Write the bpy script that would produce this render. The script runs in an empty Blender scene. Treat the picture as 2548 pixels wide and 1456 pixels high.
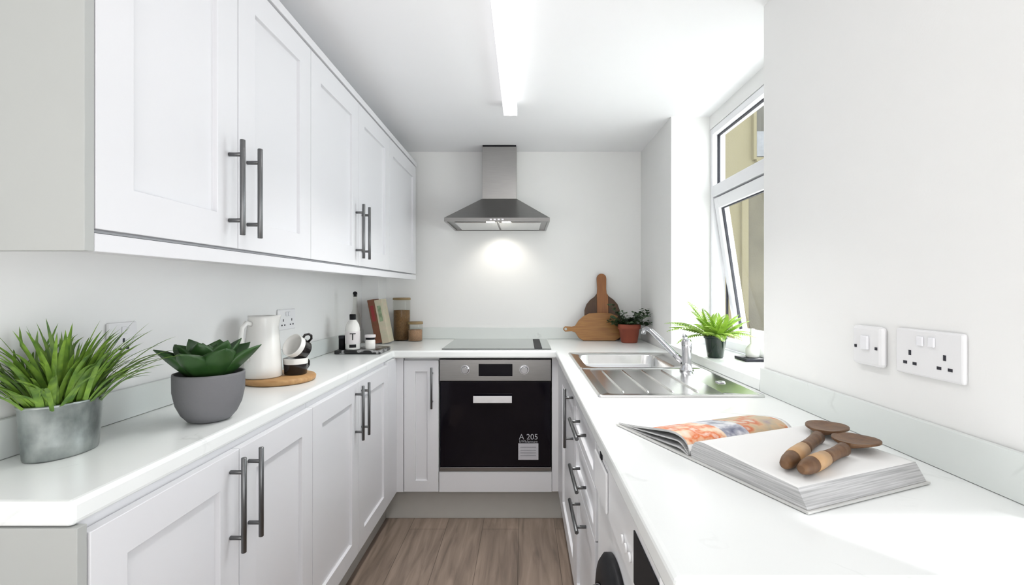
import bpy, bmesh, math, random
from mathutils import Vector, Matrix
random.seed(7)
S = bpy.context.scene
C = S.collection
PI = math.pi
H = 1.25                       # camera height above the floor; z values below are given relative to the eye

# ------------------------------------------------------------------ camera
cam = bpy.data.cameras.new('camera'); camo = bpy.data.objects.new('camera', cam); C.objects.link(camo)
camo.location = (0, 0, H); camo.rotation_euler = (PI/2, 0, 0)
cam.sensor_width = 36; cam.lens = 17.0
cam.shift_x = -29/2548; cam.shift_y = -8/2548
cam.clip_start = 0.02; cam.clip_end = 100
S.camera = camo

# ------------------------------------------------------------------ light
W = bpy.data.worlds.new('sky'); S.world = W; W.use_nodes = True
bg = W.node_tree.nodes['Background']; bg.inputs[0].default_value = (0.86, 0.93, 1.0, 1); bg.inputs[1].default_value = 2.6
def lamp(name, kind, loc, direction, energy, color=(1, 1, 1), **kw):
    l = bpy.data.lights.new(name, kind); l.energy = energy; l.color = color
    for k, v in kw.items(): setattr(l, k, v)
    o = bpy.data.objects.new(name, l); C.objects.link(o); o.location = (loc[0], loc[1], loc[2]+H)
    o.rotation_euler = Vector(direction).to_track_quat('-Z', 'Y').to_euler()
    return o
SUN_D = Vector((-0.69, -0.725, -0.80))
lamp('sun', 'SUN', (4, 5, 4), SUN_D, 6.2, (1, .97, .93), angle=0.012)
# daylight through the kitchen window, then added fill lamps and a patch spot
lamp('window_daylight', 'AREA', (1.30, 2.03, .0), (-1, .15, .0), 9.5, (.93, .97, 1), shape='RECTANGLE', size=.9, size_y=.65)
lamp('rear_fill', 'AREA', (-.1, -.9, -.3), (0, .45, 1), 22, (1, .99, .98), shape='RECTANGLE', size=1.5, size_y=1.8)  # added unseen fill lamp, aimed up to brighten the ceiling
lamp('side_fill', 'AREA', (1.9, -.40, -.62), (-1, .44, .0), 19, (.97, .98, 1), shape='RECTANGLE', size=1.6, size_y=1.0)  # added unseen fill lamp, brightens the left base doors
D2 = Vector((-.575, .818, -.428)); P2 = Vector((.62, .60, -.325))
p = P2 - D2.normalized()*11
lamp('worktop_patch_spot', 'SPOT', p, D2, 11000, (.97, .98, 1), spot_size=math.radians(14), spot_blend=0.1, shadow_soft_size=.05)  # added spot that makes the bright patch on the near right worktop
S.view_settings.view_transform = 'Standard'; S.view_settings.look = 'None'
S.view_settings.gamma = 1; S.view_settings.use_curve_mapping = False
S.view_settings.exposure = 0.15

# ------------------------------------------------------------------ materials
def mat(name, col, rough=.5, metal=0, noise=0, nscale=20, stretch=(1, 1, 1), bump=0, bscale=60, spec=.5, col2=None, coat=0, emit=0, trans=0, sss=0):
    m = bpy.data.materials.new(name); m.use_nodes = True
    nt = m.node_tree; b = nt.nodes['Principled BSDF']
    b.inputs['Roughness'].default_value = rough; b.inputs['Metallic'].default_value = metal
    b.inputs['Specular IOR Level'].default_value = spec; b.inputs['Coat Weight'].default_value = coat
    if trans: b.inputs['Transmission Weight'].default_value = trans
    tc = nt.nodes.new('ShaderNodeTexCoord'); mp = nt.nodes.new('ShaderNodeMapping'); mp.inputs['Scale'].default_value = stretch
    nt.links.new(tc.outputs['Object'], mp.inputs[0])
    n = nt.nodes.new('ShaderNodeTexNoise'); n.inputs['Scale'].default_value = nscale; n.inputs['Detail'].default_value = 4
    nt.links.new(mp.outputs[0], n.inputs['Vector'])
    r = nt.nodes.new('ShaderNodeValToRGB'); r.color_ramp.elements[0].position = .3; r.color_ramp.elements[1].position = .7
    c2 = col2 if col2 else tuple(max(0, c*(1-noise)) for c in col)
    r.color_ramp.elements[0].color = (*c2, 1); r.color_ramp.elements[1].color = (*col, 1)
    nt.links.new(n.outputs['Fac'], r.inputs[0]); nt.links.new(r.outputs[0], b.inputs['Base Color'])
    if emit:
        b.inputs['Emission Color'].default_value = (*col, 1); b.inputs['Emission Strength'].default_value = emit
    if bump:
        n2 = nt.nodes.new('ShaderNodeTexNoise'); n2.inputs['Scale'].default_value = bscale; nt.links.new(mp.outputs[0], n2.inputs['Vector'])
        bp = nt.nodes.new('ShaderNodeBump'); bp.inputs['Strength'].default_value = bump; bp.inputs['Distance'].default_value = .01
        nt.links.new(n2.outputs['Fac'], bp.inputs['Height']); nt.links.new(bp.outputs[0], b.inputs['Normal'])
    return m
M = {}
M['wall'] = mat('wall_paint', (.86, .86, .85), .6, noise=.015, nscale=3, bump=.02, bscale=200)
M['ceil'] = mat('ceiling_paint', (.92, .92, .935), .7, noise=.015, nscale=3)
M['cab'] = mat('cabinet_satin', (.73, .73, .75), .35, noise=.004, nscale=6)
M['panel'] = mat('cabinet_satin_shaded', (.42, .43, .415), .4, noise=.015, nscale=6)  # cabinet finish darkened to put shade into the camera-facing end panels
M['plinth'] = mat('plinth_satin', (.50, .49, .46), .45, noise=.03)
M['white'] = mat('white_plastic', (.82, .82, .83), .3, noise=.01)
M['upvc'] = mat('white_window_plastic', (.84, .84, .87), .25, noise=.01)
M['gasket'] = mat('black_rubber', (.02, .02, .03), .6, noise=.1)
M['steel'] = mat('brushed_steel', (.40, .39, .38), .28, 1, noise=.10, nscale=12, stretch=(1, 1, 40))
M['steelh'] = mat('brushed_steel_horizontal', (.27, .265, .26), .30, 1, noise=.12, nscale=12, stretch=(1, 40, 40))
M['sink'] = mat('polished_steel', (.76, .76, .75), .20, 1, noise=.04, nscale=30)
M['chrome'] = mat('chrome', (.56, .56, .58), .07, 1, noise=.02)
M['handle'] = mat('satin_nickel', (.155, .158, .16), .34, 1, noise=.05, nscale=40)
M['black'] = mat('black_plastic', (.012, .012, .014), .5, noise=.1, spec=.15)
M['bglass'] = mat('black_glass', (.004, .003, .006), .08, noise=.05, spec=.22)
M['hob'] = mat('hob_glass', (.05, .055, .055), .12, noise=.05, spec=1.0, coat=1)
M['galv'] = mat('galvanised_metal', (.46, .49, .48), .36, .85, noise=.0, nscale=26, stretch=(1, 1, .7), col2=(.20, .225, .22), bump=.12, bscale=30)
M['concrete'] = mat('grey_clay', (.165, .165, .175), .75, noise=.06, nscale=14, bump=.1, bscale=80)
M['soil'] = mat('dark_soil', (.02, .015, .012), .95, noise=.5, nscale=80, bump=.6)
M['grass'] = mat('grass_leaf', (.24, .40, .05), .45, nscale=34, col2=(.04, .115, .015))
M['succ'] = mat('succulent_leaf', (.035, .10, .022), .42, nscale=14, col2=(.014, .05, .01))
M['fern'] = mat('fern_leaf', (.38, .56, .07), .5, nscale=30, col2=(.17, .32, .03))
M['herb'] = mat('herb_leaf', (.05, .10, .035), .5, nscale=30, col2=(.02, .05, .018))
M['terra'] = mat('terracotta', (.34, .085, .045), .7, nscale=14, col2=(.27, .06, .035))
M['ceramic'] = mat('white_ceramic', (.82, .81, .78), .22, noise=.02, nscale=12)
M['ceramicb'] = mat('black_glaze', (.012, .009, .01), .2, noise=.1)
M['wood'] = mat('acacia_wood', (.34, .13, .035), .45, nscale=16, stretch=(6, 1, .5), col2=(.24, .085, .022))
M['woodh'] = mat('acacia_wood_sideways', (.36, .17, .045), .45, nscale=16, stretch=(.5, 1, 6), col2=(.25, .105, .028))
M['woodd'] = mat('dark_acacia_wood', (.085, .04, .015), .5, nscale=8, stretch=(6, 1, 1), col2=(.055, .022, .01))
M['woodl'] = mat('light_wood', (.52, .31, .13), .5, nscale=12, stretch=(1, 8, 8), col2=(.40, .21, .08))
M['spoon'] = mat('walnut_wood', (.17, .085, .034), .5, nscale=14, stretch=(5, 5, 1), col2=(.10, .045, .018))
M['spoonl'] = mat('pale_wood_band', (.55, .34, .17), .5, noise=.2, nscale=25)
M['paper'] = mat('page_paper', (.80, .80, .79), .6, noise=.01)
M['edge'] = mat('page_edges', (.60, .60, .60), .8, nscale=9, stretch=(1, 1, 60), col2=(.33, .33, .33))
M['cover'] = mat('book_cover_grey', (.62, .62, .60), .5, noise=.05)
M['tray'] = mat('black_marble', (.02, .02, .022), .3, nscale=16, col2=(.008, .008, .01))
M['red'] = mat('red_brown_cloth', (.20, .07, .035), .6, nscale=8, stretch=(1, 1, 3), col2=(.15, .055, .025))
M['cream'] = mat('cream_cloth', (.62, .52, .40), .6, nscale=18, stretch=(1, 1, 2), col2=(.50, .50, .36))
M['grain'] = mat('brown_grain', (.26, .14, .055), .8, noise=.4, nscale=150, bump=.5, bscale=200)
M['grainl'] = mat('pale_oats', (.50, .30, .18), .8, noise=.3, nscale=150, bump=.5, bscale=200)
M['bamboo'] = mat('bamboo_lid', (.30, .21, .10), .5, noise=.2)
M['label'] = mat('paper_label', (.74, .70, .70), .6, noise=.03)
M['sticker'] = mat('grey_sticker', (.52, .51, .54), .5, noise=.05)
M['stickl'] = mat('sticker_print', (.30, .30, .32), .6, noise=.05)
M['tube'] = mat('lamp_diffuser', (1, 1, 1), .5, emit=1.8)
M['bulb'] = mat('hood_bulb', (1, .93, .82), .5, emit=25)
M['render'] = mat('sand_render', (.25, .215, .125), .85, noise=.08, nscale=3, bump=.2)
M['renderd'] = mat('weathered_render', (.16, .14, .095), .85, noise=.3, nscale=4, bump=.2)
M['darkwin'] = mat('dark_window_glass', (.10, .09, .07), .1, noise=.1)
M['paving'] = mat('concrete_paving', (.45, .44, .42), .8, noise=.1)
M['pot'] = mat('dark_green_pot', (.012, .025, .02), .15, noise=.2)
M['quartz'] = mat('white_laminate_worktop', (.86, .88, .87), .22, noise=.02, nscale=5)
M['quartzu'] = mat('white_laminate_upstand', (.74, .775, .755), .3, noise=.03, nscale=5)
def quartz_veins(m):
    nt = m.node_tree; b = nt.nodes['Principled BSDF']
    ramp = [n for n in nt.nodes if n.type == 'VALTORGB'][0]; tc = [n for n in nt.nodes if n.type == 'TEX_COORD'][0]
    n = nt.nodes.new('ShaderNodeTexNoise'); n.inputs['Scale'].default_value = 2.6; n.inputs['Detail'].default_value = 6; n.inputs['Distortion'].default_value = 1.5
    nt.links.new(tc.outputs['Object'], n.inputs['Vector'])
    r = nt.nodes.new('ShaderNodeValToRGB'); e = r.color_ramp.elements
    e[0].position = .485; e[0].color = (0, 0, 0, 1); e[1].position = .5; e[1].color = (1, 1, 1, 1)
    k = e.new(.515); k.color = (0, 0, 0, 1)
    nt.links.new(n.outputs['Fac'], r.inputs[0])
    n2 = nt.nodes.new('ShaderNodeTexNoise'); n2.inputs['Scale'].default_value = 9; nt.links.new(tc.outputs['Object'], n2.inputs['Vector'])
    r2 = nt.nodes.new('ShaderNodeValToRGB'); r2.color_ramp.elements[0].position = .55; r2.color_ramp.elements[1].position = .75; nt.links.new(n2.outputs['Fac'], r2.inputs[0])
    mu = nt.nodes.new('ShaderNodeMath'); mu.operation = 'MULTIPLY'; nt.links.new(r.outputs[0], mu.inputs[0]); nt.links.new(r2.outputs[0], mu.inputs[1])
    mu2 = nt.nodes.new('ShaderNodeMath'); mu2.operation = 'MULTIPLY'; mu2.inputs[1].default_value = .3; nt.links.new(mu.outputs[0], mu2.inputs[0])
    mx = nt.nodes.new('ShaderNodeMixRGB'); nt.links.new(mu2.outputs[0], mx.inputs[0]); nt.links.new(ramp.outputs[0], mx.inputs[1]); mx.inputs[2].default_value = (.35, .37, .35, 1)
    nt.links.new(mx.outputs[0], b.inputs['Base Color'])
quartz_veins(M['quartz']); quartz_veins(M['quartzu'])
def marble(m):
    nt = m.node_tree; b = nt.nodes['Principled BSDF']
    r = [n for n in nt.nodes if n.type == 'VALTORGB'][0]; e = r.color_ramp.elements
    e[0].position = .0; e[0].color = (.01, .01, .012, 1); e[1].position = 1; e[1].color = (.01, .01, .012, 1)
    for p_, c in ((.50, .012), (.56, .42), (.62, .02)):
        k = e.new(p_); k.color = (c, c, c, 1)
marble(M['tray'])
def floor_mat():
    m = bpy.data.materials.new('grey_oak_laminate'); m.use_nodes = True; nt = m.node_tree; b = nt.nodes['Principled BSDF']
    tc = nt.nodes.new('ShaderNodeTexCoord'); mp = nt.nodes.new('ShaderNodeMapping'); mp.inputs['Rotation'].default_value = (0, 0, PI/2)
    nt.links.new(tc.outputs['Object'], mp.inputs[0])
    br = nt.nodes.new('ShaderNodeTexBrick'); br.inputs['Scale'].default_value = 1; br.inputs['Brick Width'].default_value = 1.2; br.inputs['Row Height'].default_value = .19
    br.inputs['Mortar Size'].default_value = .0012; br.inputs['Color1'].default_value = (.29, .225, .18, 1); br.inputs['Color2'].default_value = (.24, .19, .155, 1); br.inputs['Mortar'].default_value = (.09, .065, .05, 1)
    nt.links.new(mp.outputs[0], br.inputs['Vector'])
    mp2 = nt.nodes.new('ShaderNodeMapping'); mp2.inputs['Scale'].default_value = (14, 1.2, 1); nt.links.new(tc.outputs['Object'], mp2.inputs[0])
    n = nt.nodes.new('ShaderNodeTexNoise'); n.inputs['Scale'].default_value = 2.2; n.inputs['Detail'].default_value = 8; n.inputs['Distortion'].default_value = .8
    nt.links.new(mp2.outputs[0], n.inputs['Vector'])
    r = nt.nodes.new('ShaderNodeValToRGB'); r.color_ramp.elements[0].position = .3; r.color_ramp.elements[0].color = (.62, .60, .58, 1); r.color_ramp.elements[1].position = .72; r.color_ramp.elements[1].color = (1.25, 1.22, 1.2, 1)
    nt.links.new(n.outputs['Fac'], r.inputs[0])
    mx = nt.nodes.new('ShaderNodeMixRGB'); mx.blend_type = 'MULTIPLY'; mx.inputs[0].default_value = 1
    nt.links.new(br.outputs['Color'], mx.inputs[1]); nt.links.new(r.outputs[0], mx.inputs[2]); nt.links.new(mx.outputs[0], b.inputs['Base Color'])
    b.inputs['Roughness'].default_value = .5
    return m
M['floor'] = floor_mat()
def clear(name, tint=(1, 1, 1), refl=.08, rough=.02):
    m = bpy.data.materials.new(name); m.use_nodes = True; nt = m.node_tree; nt.nodes.clear()
    o = nt.nodes.new('ShaderNodeOutputMaterial'); t = nt.nodes.new('ShaderNodeBsdfTransparent'); t.inputs[0].default_value = (*tint, 1)
    g = nt.nodes.new('ShaderNodeBsdfGlossy'); g.inputs['Roughness'].default_value = rough
    fr = nt.nodes.new('ShaderNodeFresnel'); fr.inputs[0].default_value = 1.3
    mx = nt.nodes.new('ShaderNodeMixShader')
    ge = nt.nodes.new('ShaderNodeNewGeometry'); iv = nt.nodes.new('ShaderNodeMath'); iv.operation = 'SUBTRACT'; iv.inputs[0].default_value = 1
    mu = nt.nodes.new('ShaderNodeMath'); mu.operation = 'MULTIPLY'; nt.links.new(ge.outputs['Backfacing'], iv.inputs[1])
    nt.links.new(fr.outputs[0], mu.inputs[0]); nt.links.new(iv.outputs[0], mu.inputs[1])
    nt.links.new(mu.outputs[0], mx.inputs[0]); nt.links.new(t.outputs[0], mx.inputs[1]); nt.links.new(g.outputs[0], mx.inputs[2]); nt.links.new(mx.outputs[0], o.inputs[0])
    return m
M['glass'] = clear('window_glass', (.97, .98, .97))
M['jar'] = clear('jar_glass', (.90, .90, .88))
def picture(name, cols, scale):
    m = mat(name, cols[0], .4, nscale=scale); r = [n for n in m.node_tree.nodes if n.type == 'VALTORGB'][0]
    e = r.color_ramp.elements; e[0].color = (*cols[0], 1); e[0].position = .32; e[1].color = (*cols[-1], 1); e[1].position = .68
    for i, c in enumerate(cols[1:-1]):
        k = e.new(.32+.36*(i+1)/(len(cols)-1)); k.color = (*c, 1)
    return m
M['pic1'] = picture('food_photo_orange', [(.80, .72, .62), (.80, .60, .42), (.72, .16, .03), (.85, .80, .72)], 26)
M['pic2'] = picture('food_photo_grey', [(.12, .13, .19), (.28, .29, .36), (.62, .62, .66), (.75, .74, .74)], 32)
M['pic3'] = picture('food_photo_brown', [(.34, .26, .28), (.46, .38, .26), (.58, .40, .24), (.55, .12, .03), (.62, .56, .46)], 20)

# ------------------------------------------------------------------ helpers
def box(bm, x0, x1, y0, y1, z0, z1, mi=0):
    vs = [bm.verts.new((x, y, z)) for x in (x0, x1) for y in (y0, y1) for z in (z0, z1)]
    fs = []
    for q in ((0, 1, 3, 2), (4, 6, 7, 5), (0, 4, 5, 1), (2, 3, 7, 6), (0, 2, 6, 4), (1, 5, 7, 3)):
        f = bm.faces.new([vs[i] for i in q]); f.material_index = mi; fs.append(f)
    return vs
def frame_of(d):
    d = Vector(d).normalized(); a = Vector((0, 0, 1)) if abs(d.z) < .9 else Vector((1, 0, 0))
    u = d.cross(a).normalized(); v = d.cross(u).normalized(); return u, v
def tube(bm, pts, rads, n=14, cap=True, mi=0, flat=1.0):
    pts = [Vector(p) for p in pts]
    if not hasattr(rads, '__len__'): rads = [rads]*len(pts)
    rings = []; u = None
    for i, p in enumerate(pts):
        d = (pts[min(i+1, len(pts)-1)]-pts[max(i-1, 0)])
        if u is None: u, v = frame_of(d)
        else:
            dn = d.normalized(); u = (u - dn*u.dot(dn)).normalized(); v = dn.cross(u)
        rings.append([bm.verts.new(p+(u*math.cos(2*PI*k/n)+v*math.sin(2*PI*k/n)*flat)*rads[i]) for k in range(n)])
    for a, b in zip(rings, rings[1:]):
        for k in range(n):
            f = bm.faces.new((a[k], a[(k+1) % n], b[(k+1) % n], b[k])); f.smooth = True; f.material_index = mi
    if cap:
        bm.faces.new(rings[0][::-1]).material_index = mi; bm.faces.new(rings[-1]).material_index = mi
def lathe(bm, cx, cy, prof, n=40, sx=1, sy=1, mi=0, M4=None):
    rings = []; new = []
    for r, z in prof:
        if r < 1e-5:
            v = bm.verts.new((cx, cy, z)); rings.append([v]); new.append(v)
        else:
            ring = [bm.verts.new((cx+r*sx*math.cos(2*PI*k/n), cy+r*sy*math.sin(2*PI*k/n), z)) for k in range(n)]
            rings.append(ring); new += ring
    for a, b in zip(rings, rings[1:]):
        for k in range(n):
            if len(a) == 1 and len(b) == 1: continue
            if len(a) == 1: f = bm.faces.new((a[0], b[(k+1) % n], b[k]))
            elif len(b) == 1: f = bm.faces.new((a[k], a[(k+1) % n], b[0]))
            else: f = bm.faces.new((a[k], a[(k+1) % n], b[(k+1) % n], b[k]))
            f.smooth = True; f.material_index = mi
    if M4 is not None:
        for v in new: v.co = M4 @ v.co
    return new
def link(name, bm, m, parent=None, bevel=0, seg=2, smooth=False, recalc=True, loc=None):
    """link the bmesh (eye-relative world coordinates) as ONE object"""
    if recalc: bmesh.ops.recalc_face_normals(bm, faces=bm.faces)
    for v in bm.verts: v.co.z += H
    org = Vector((0, 0, 0))
    if parent is None:
        if loc is None:
            xs = [v.co for v in bm.verts]
            org = Vector((sum(c.x for c in xs)/len(xs), sum(c.y for c in xs)/len(xs), min(c.z for c in xs)))
        else: org = Vector((loc[0], loc[1], loc[2]+H))
    else:
        p = parent
        while p: org += p.location; p = p.parent
    for v in bm.verts: v.co -= org
    me = bpy.data.meshes.new(name); bm.to_mesh(me); bm.free()
    if smooth:
        for f in me.polygons: f.use_smooth = True
    for mm in (m if isinstance(m, (list, tuple)) else [m]): me.materials.append(mm)
    o = bpy.data.objects.new(name, me); C.objects.link(o)
    if parent is None: o.location = org
    else: o.parent = parent
    if bevel:
        b = o.modifiers.new('bevel', 'BEVEL'); b.width = bevel; b.segments = seg; b.limit_method = 'ANGLE'; b.angle_limit = math.radians(40); b.harden_normals = False
    return o
def tag(o, label=None, cat=None, group=None, kind=None):
    if label: o['label'] = label
    if cat: o['category'] = cat
    if group: o['group'] = group
    if kind: o['kind'] = kind
    return o
def thing(name, label, cat, loc, group=None, kind=None):
    o = bpy.data.objects.new(name, None); C.objects.link(o); o.location = (loc[0], loc[1], loc[2]+H); o.empty_display_size = .05
    return tag(o, label, cat, group, kind)
def boxes(name, bl, m, parent=None, bevel=0, seg=2, **k):
    bm = bmesh.new()
    for b in bl: box(bm, *b)
    return link(name, bm, m, parent, bevel, seg, **k)
def struct(name, bl, m, label=None, bevel=0):
    return tag(boxes(name, bl, m, bevel=bevel), label, None, None, 'structure')

FL, CE = -1.25, .90
TOP, BOT = -.325, -.365
# ------------------------------------------------------------------ room shell
struct('floor', [(-1.105, 1.045, -1.6, 3.27, FL-.1, FL), (1.045, 1.2, -1.6, 1.54, FL-.1, FL), (1.2, 3.3, -1.6, .72, FL-.1, FL)], M['floor'], 'grey brown wood plank floor')
struct('ceiling', [(-1.105, 1.045, -1.6, 3.27, CE, CE+.1), (1.045, 1.2, -1.6, 1.54, CE, CE+.1), (1.2, 3.3, -1.6, .72, CE, CE+.1)], M['ceil'], 'smooth white ceiling')
struct('wall_left', [(-1.105, -1.005, -1.5, 3.17, FL, CE)], M['wall'], 'white wall behind the left worktop')
struct('wall_back', [(-1.105, 1.045, 3.17, 3.27, FL, CE)], M['wall'], 'white far wall behind the hob')
struct('wall_right', [(.765, 1.2, .62, 1.54, FL, CE)], M['wall'], 'white near wall with the sockets')
struct('wall_alcove', [(.97, 1.045, 1.54, 2.52, FL, -.30), (.97, 1.045, 1.54, 2.52, .83, CE)], M['wall'], 'white wall around the window')
struct('wall_pier', [(.769, 1.045, 2.52, 3.17, FL, CE)], M['wall'], 'white projecting pier beside the window')
struct('wall_rear', [(-1.105, 1.97, -1.6, -1.5, FL, CE), (1.97, 3.0, -1.6, -1.5, .855, CE), (1.97, 3.0, -1.6, -1.5, FL, -.9), (3.0, 3.2, -1.6, -1.5, FL, CE)], M['wall'])  # unseen wall, its window opening added to shape the spot's worktop patch
struct('wall_side', [(3.2, 3.3, -1.6, .72, FL, CE)], M['wall'])
struct('wall_return', [(1.2, 3.2, .62, .72, FL, CE)], M['wall'])
struct('trim_1', [(-1.005, -.90, 3.0, 3.17, TOP+.001, CE)], M['wall'], 'white boxed in pipe in the far left corner', .002)
struct('ground', [(1.2, 9, -1.6, 9, -1.5, -1.35)], M['paving'])

# ------------------------------------------------------------------ worktop, upstands
def cells(name, xs, ys, keep, z0, z1, m, parent=None, bevel=.008, seg=3):
    bm = bmesh.new(); V = {}
    def v(i, j, z):
        k = (i, j, z)
        if k not in V: V[k] = bm.verts.new((xs[i], ys[j], z))
        return V[k]
    nx, ny = len(xs)-1, len(ys)-1
    K = {(i, j) for i in range(nx) for j in range(ny) if keep((xs[i]+xs[i+1])/2, (ys[j]+ys[j+1])/2)}
    for i, j in K:
        bm.faces.new((v(i, j, z1), v(i+1, j, z1), v(i+1, j+1, z1), v(i, j+1, z1)))
        bm.faces.new((v(i, j, z0), v(i, j+1, z0), v(i+1, j+1, z0), v(i+1, j, z0)))
        for di, dj, a, b in ((-1, 0, (i, j+1), (i, j)), (1, 0, (i+1, j), (i+1, j+1)), (0, -1, (i, j), (i+1, j)), (0, 1, (i+1, j+1), (i, j+1))):
            if (i+di, j+dj) not in K:
                bm.faces.new((v(*a, z1), v(*a, z0), v(*b, z0), v(*b, z1)))
    return link(name, bm, m, parent, bevel, seg)
BX0, BX1, BY0, BY1 = .262, .635, 1.985, 2.385     # bowl opening
def wk(x, y):
    if BX0-.01 < x < BX1+.01 and BY0-.01 < y < BY1+.01: return False
    if x < -.69: return y > .738
    if x < .17: return y > 2.555
    return True
wt = cells('worktop', [-1.004, -.69, .17, BX0-.006, BX1+.006, .764], [.541, .738, BY0-.006, BY1+.006, 2.555, 3.169], wk, BOT, TOP, M['quartz'], bevel=.009)
tag(wt, 'continuous white u shaped worktop running round three sides of the kitchen', 'worktop')
UT = -.249
tag(boxes('upstand', [(-1.004, -.992, .745, 2.998, TOP+.001, UT)], M['quartzu'], bevel=.001), 'low pale upstand along the left wall behind the potted plants', 'upstand', 'worktop upstands')
tag(boxes('upstand', [(-.898, .767, 3.157, 3.169, TOP+.001, UT)], M['quartzu'], bevel=.001), 'low pale upstand along the far wall behind the hob', 'upstand', 'worktop upstands')
tag(boxes('upstand', [(.750, .763, .625, 1.535, TOP+.001, UT)], M['quartzu'], bevel=.001), 'low veined upstand on the near right wall beneath the sockets', 'upstand', 'worktop upstands')

# ------------------------------------------------------------------ doors, handles, cabinets
class Face:
    def __init__(s, kind):
        s.k = kind
    def P(s, u, v, w):
        if s.k == 'L': return Vector((-.70+w, u, v))
        if s.k == 'B': return Vector((u, 2.613-w, v))
        if s.k == 'R': return Vector((.205-w, u, v))
def shaker(bm, F, u0, u1, v0, v1, st=.07, rail=None, t=.02, rec=.0105):
    rail = rail or st
    def loop(a, b, c, d, w): return [bm.verts.new(F.P(a, c, w)), bm.verts.new(F.P(b, c, w)), bm.verts.new(F.P(b, d, w)), bm.verts.new(F.P(a, d, w))]
    L = [loop(u0, u1, v0, v1, 0), loop(u0, u1, v0, v1, t), loop(u0+st, u1-st, v0+rail, v1-rail, t), loop(u0+st+.001, u1-st-.001, v0+rail+.001, v1-rail-.001, t-rec)]
    for a, b in zip(L, L[1:]):
        for k in range(4): bm.faces.new((a[k], a[(k+1) % 4], b[(k+1) % 4], b[k]))
    bm.faces.new(L[0]); bm.faces.new(L[-1])
def bar_handle(F, u, v, parent, vert=True, L=.22, cc=.152, t=.02, p=.032, r=.0058):
    bm = bmesh.new()
    du, dv = (0, 1) if vert else (1, 0)
    def Q(a, w): return F.P(u+du*a, v+dv*a, w)
    tube(bm, [Q(-L/2, t+p), Q(L/2, t+p)], r, 16)
    for s in (-1, 1): tube(bm, [Q(s*cc/2, t+.0005), Q(s*cc/2, t+p-.003)], .0048, 12)
    return link('handle', bm, M['handle'], parent, .0008, 1)
def door(F, u0, u1, v0, v1, parent, hu=None, hv=None, vert=True, name='door', st=.07, rail=None, g=.0015):
    bm = bmesh.new(); shaker(bm, F, u0+g, u1-g, v0+g, v1-g, st, rail)
    d = link(name, bm, M['cab'], parent, .0012, 2)
    if hu is not None: bar_handle(F, hu, hv, d, vert)
    return d
FLf, FBk, FRt = Face('L'), Face('B'), Face('R')
# wall cabinets, left
WZ0, WZ1 = .093, .772
wall_edges = [(.767, 1.152, 1.546), (1.546, 1.996, 2.447), (2.447, 3.05)]
wl = ['pale grey double wall cabinet with end panel, nearest and largest', 'pale grey double wall cabinet with paired handles, above the jug and cups', 'pale grey single door wall cabinet at the far end with no handle']
for i, e in enumerate(wall_edges):
    t = thing('wall_cabinet', wl[i], 'cabinet', (-.85, (e[0]+e[-1])/2, WZ0), 'wall cabinets on the left wall')
    boxes('carcass', [(-1.003, -.702, e[0]+.001, e[-1]-.001, WZ0, WZ1)], M['cab'], t)
    if len(e) == 3:
        door(FLf, e[0], e[1], WZ0+.002, WZ1-.003, t, e[1]-.037, .235, st=.076)
        door(FLf, e[1], e[2], WZ0+.002, WZ1-.003, t, e[1]+.037, .235, st=.072)
    else: door(FLf, e[0], e[1], WZ0+.002, WZ1-.003, t, st=.075)
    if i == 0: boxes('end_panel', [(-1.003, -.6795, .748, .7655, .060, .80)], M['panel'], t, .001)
tag(boxes('cornice', [(-1.003, -.676, .7665, 3.06, WZ1+.002, .80)], M['cab'], bevel=.002), 'thin pale cornice strip along the top of the wall cabinets', 'cornice')
tag(boxes('pelmet', [(-.722, -.680, .7665, 3.05, .060, WZ0-.0035)], M['cab'], bevel=.0015), 'pale pelmet strip along the underside of the wall cabinets', 'pelmet')
# base cabinets, left
BZ0, BZ1 = -1.088, -.380
HB = -.50
base_edges = [(.7575, 1.157, 1.559), (1.559, 1.990, 2.43)]
bl = ['pale grey double base cabinet with end panel, nearest on the left', 'pale grey double base cabinet on the left, farther one beside the corner']
for i, e in enumerate(base_edges):
    t = thing('base_cabinet', bl[i], 'cabinet', (-.85, (e[0]+e[-1])/2, BZ0), 'base cabinets')
    boxes('carcass', [(-1.003, -.702, e[0]+.001, e[-1]-.001, BZ0, BOT-.001)], M['cab'], t)
    door(FLf, e[0], e[1], BZ0, BZ1, t, e[1]-.037, HB, st=.072)
    door(FLf, e[1], e[2], BZ0, BZ1, t, e[1]+.037, HB, st=.072)
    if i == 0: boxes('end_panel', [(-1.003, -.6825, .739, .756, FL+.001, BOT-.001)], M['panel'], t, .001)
tag(boxes('corner_post', [(-.72, -.681, 2.432, 2.592, BZ0, BOT-.001), (-.72, -.645, 2.593, 2.63, BZ0, BOT-.001)], M['cab'], bevel=.001), 'plain pale corner post left of the narrow cabinet', 'corner post')
tag(boxes('corner_post', [(.186, .22, 2.382, 2.60, BZ0, BOT-.001), (.152, .22, 2.601, 2.63, BZ0, BOT-.001)], M['cab'], bevel=.001), 'plain pale corner post right of the oven', 'corner post')
# narrow cabinet left of the oven
t = thing('base_cabinet', 'narrow pale grey base cabinet with one handle, immediately left of the oven', 'cabinet', (-.55, 2.85, BZ0), 'base cabinets')
boxes('carcass', [(-.643, -.456, 2.615, 3.15, BZ0, BOT-.001)], M['cab'], t)
door(FBk, -.643, -.455, BZ0, BZ1, t, -.489, HB-.025, st=.06)
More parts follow.
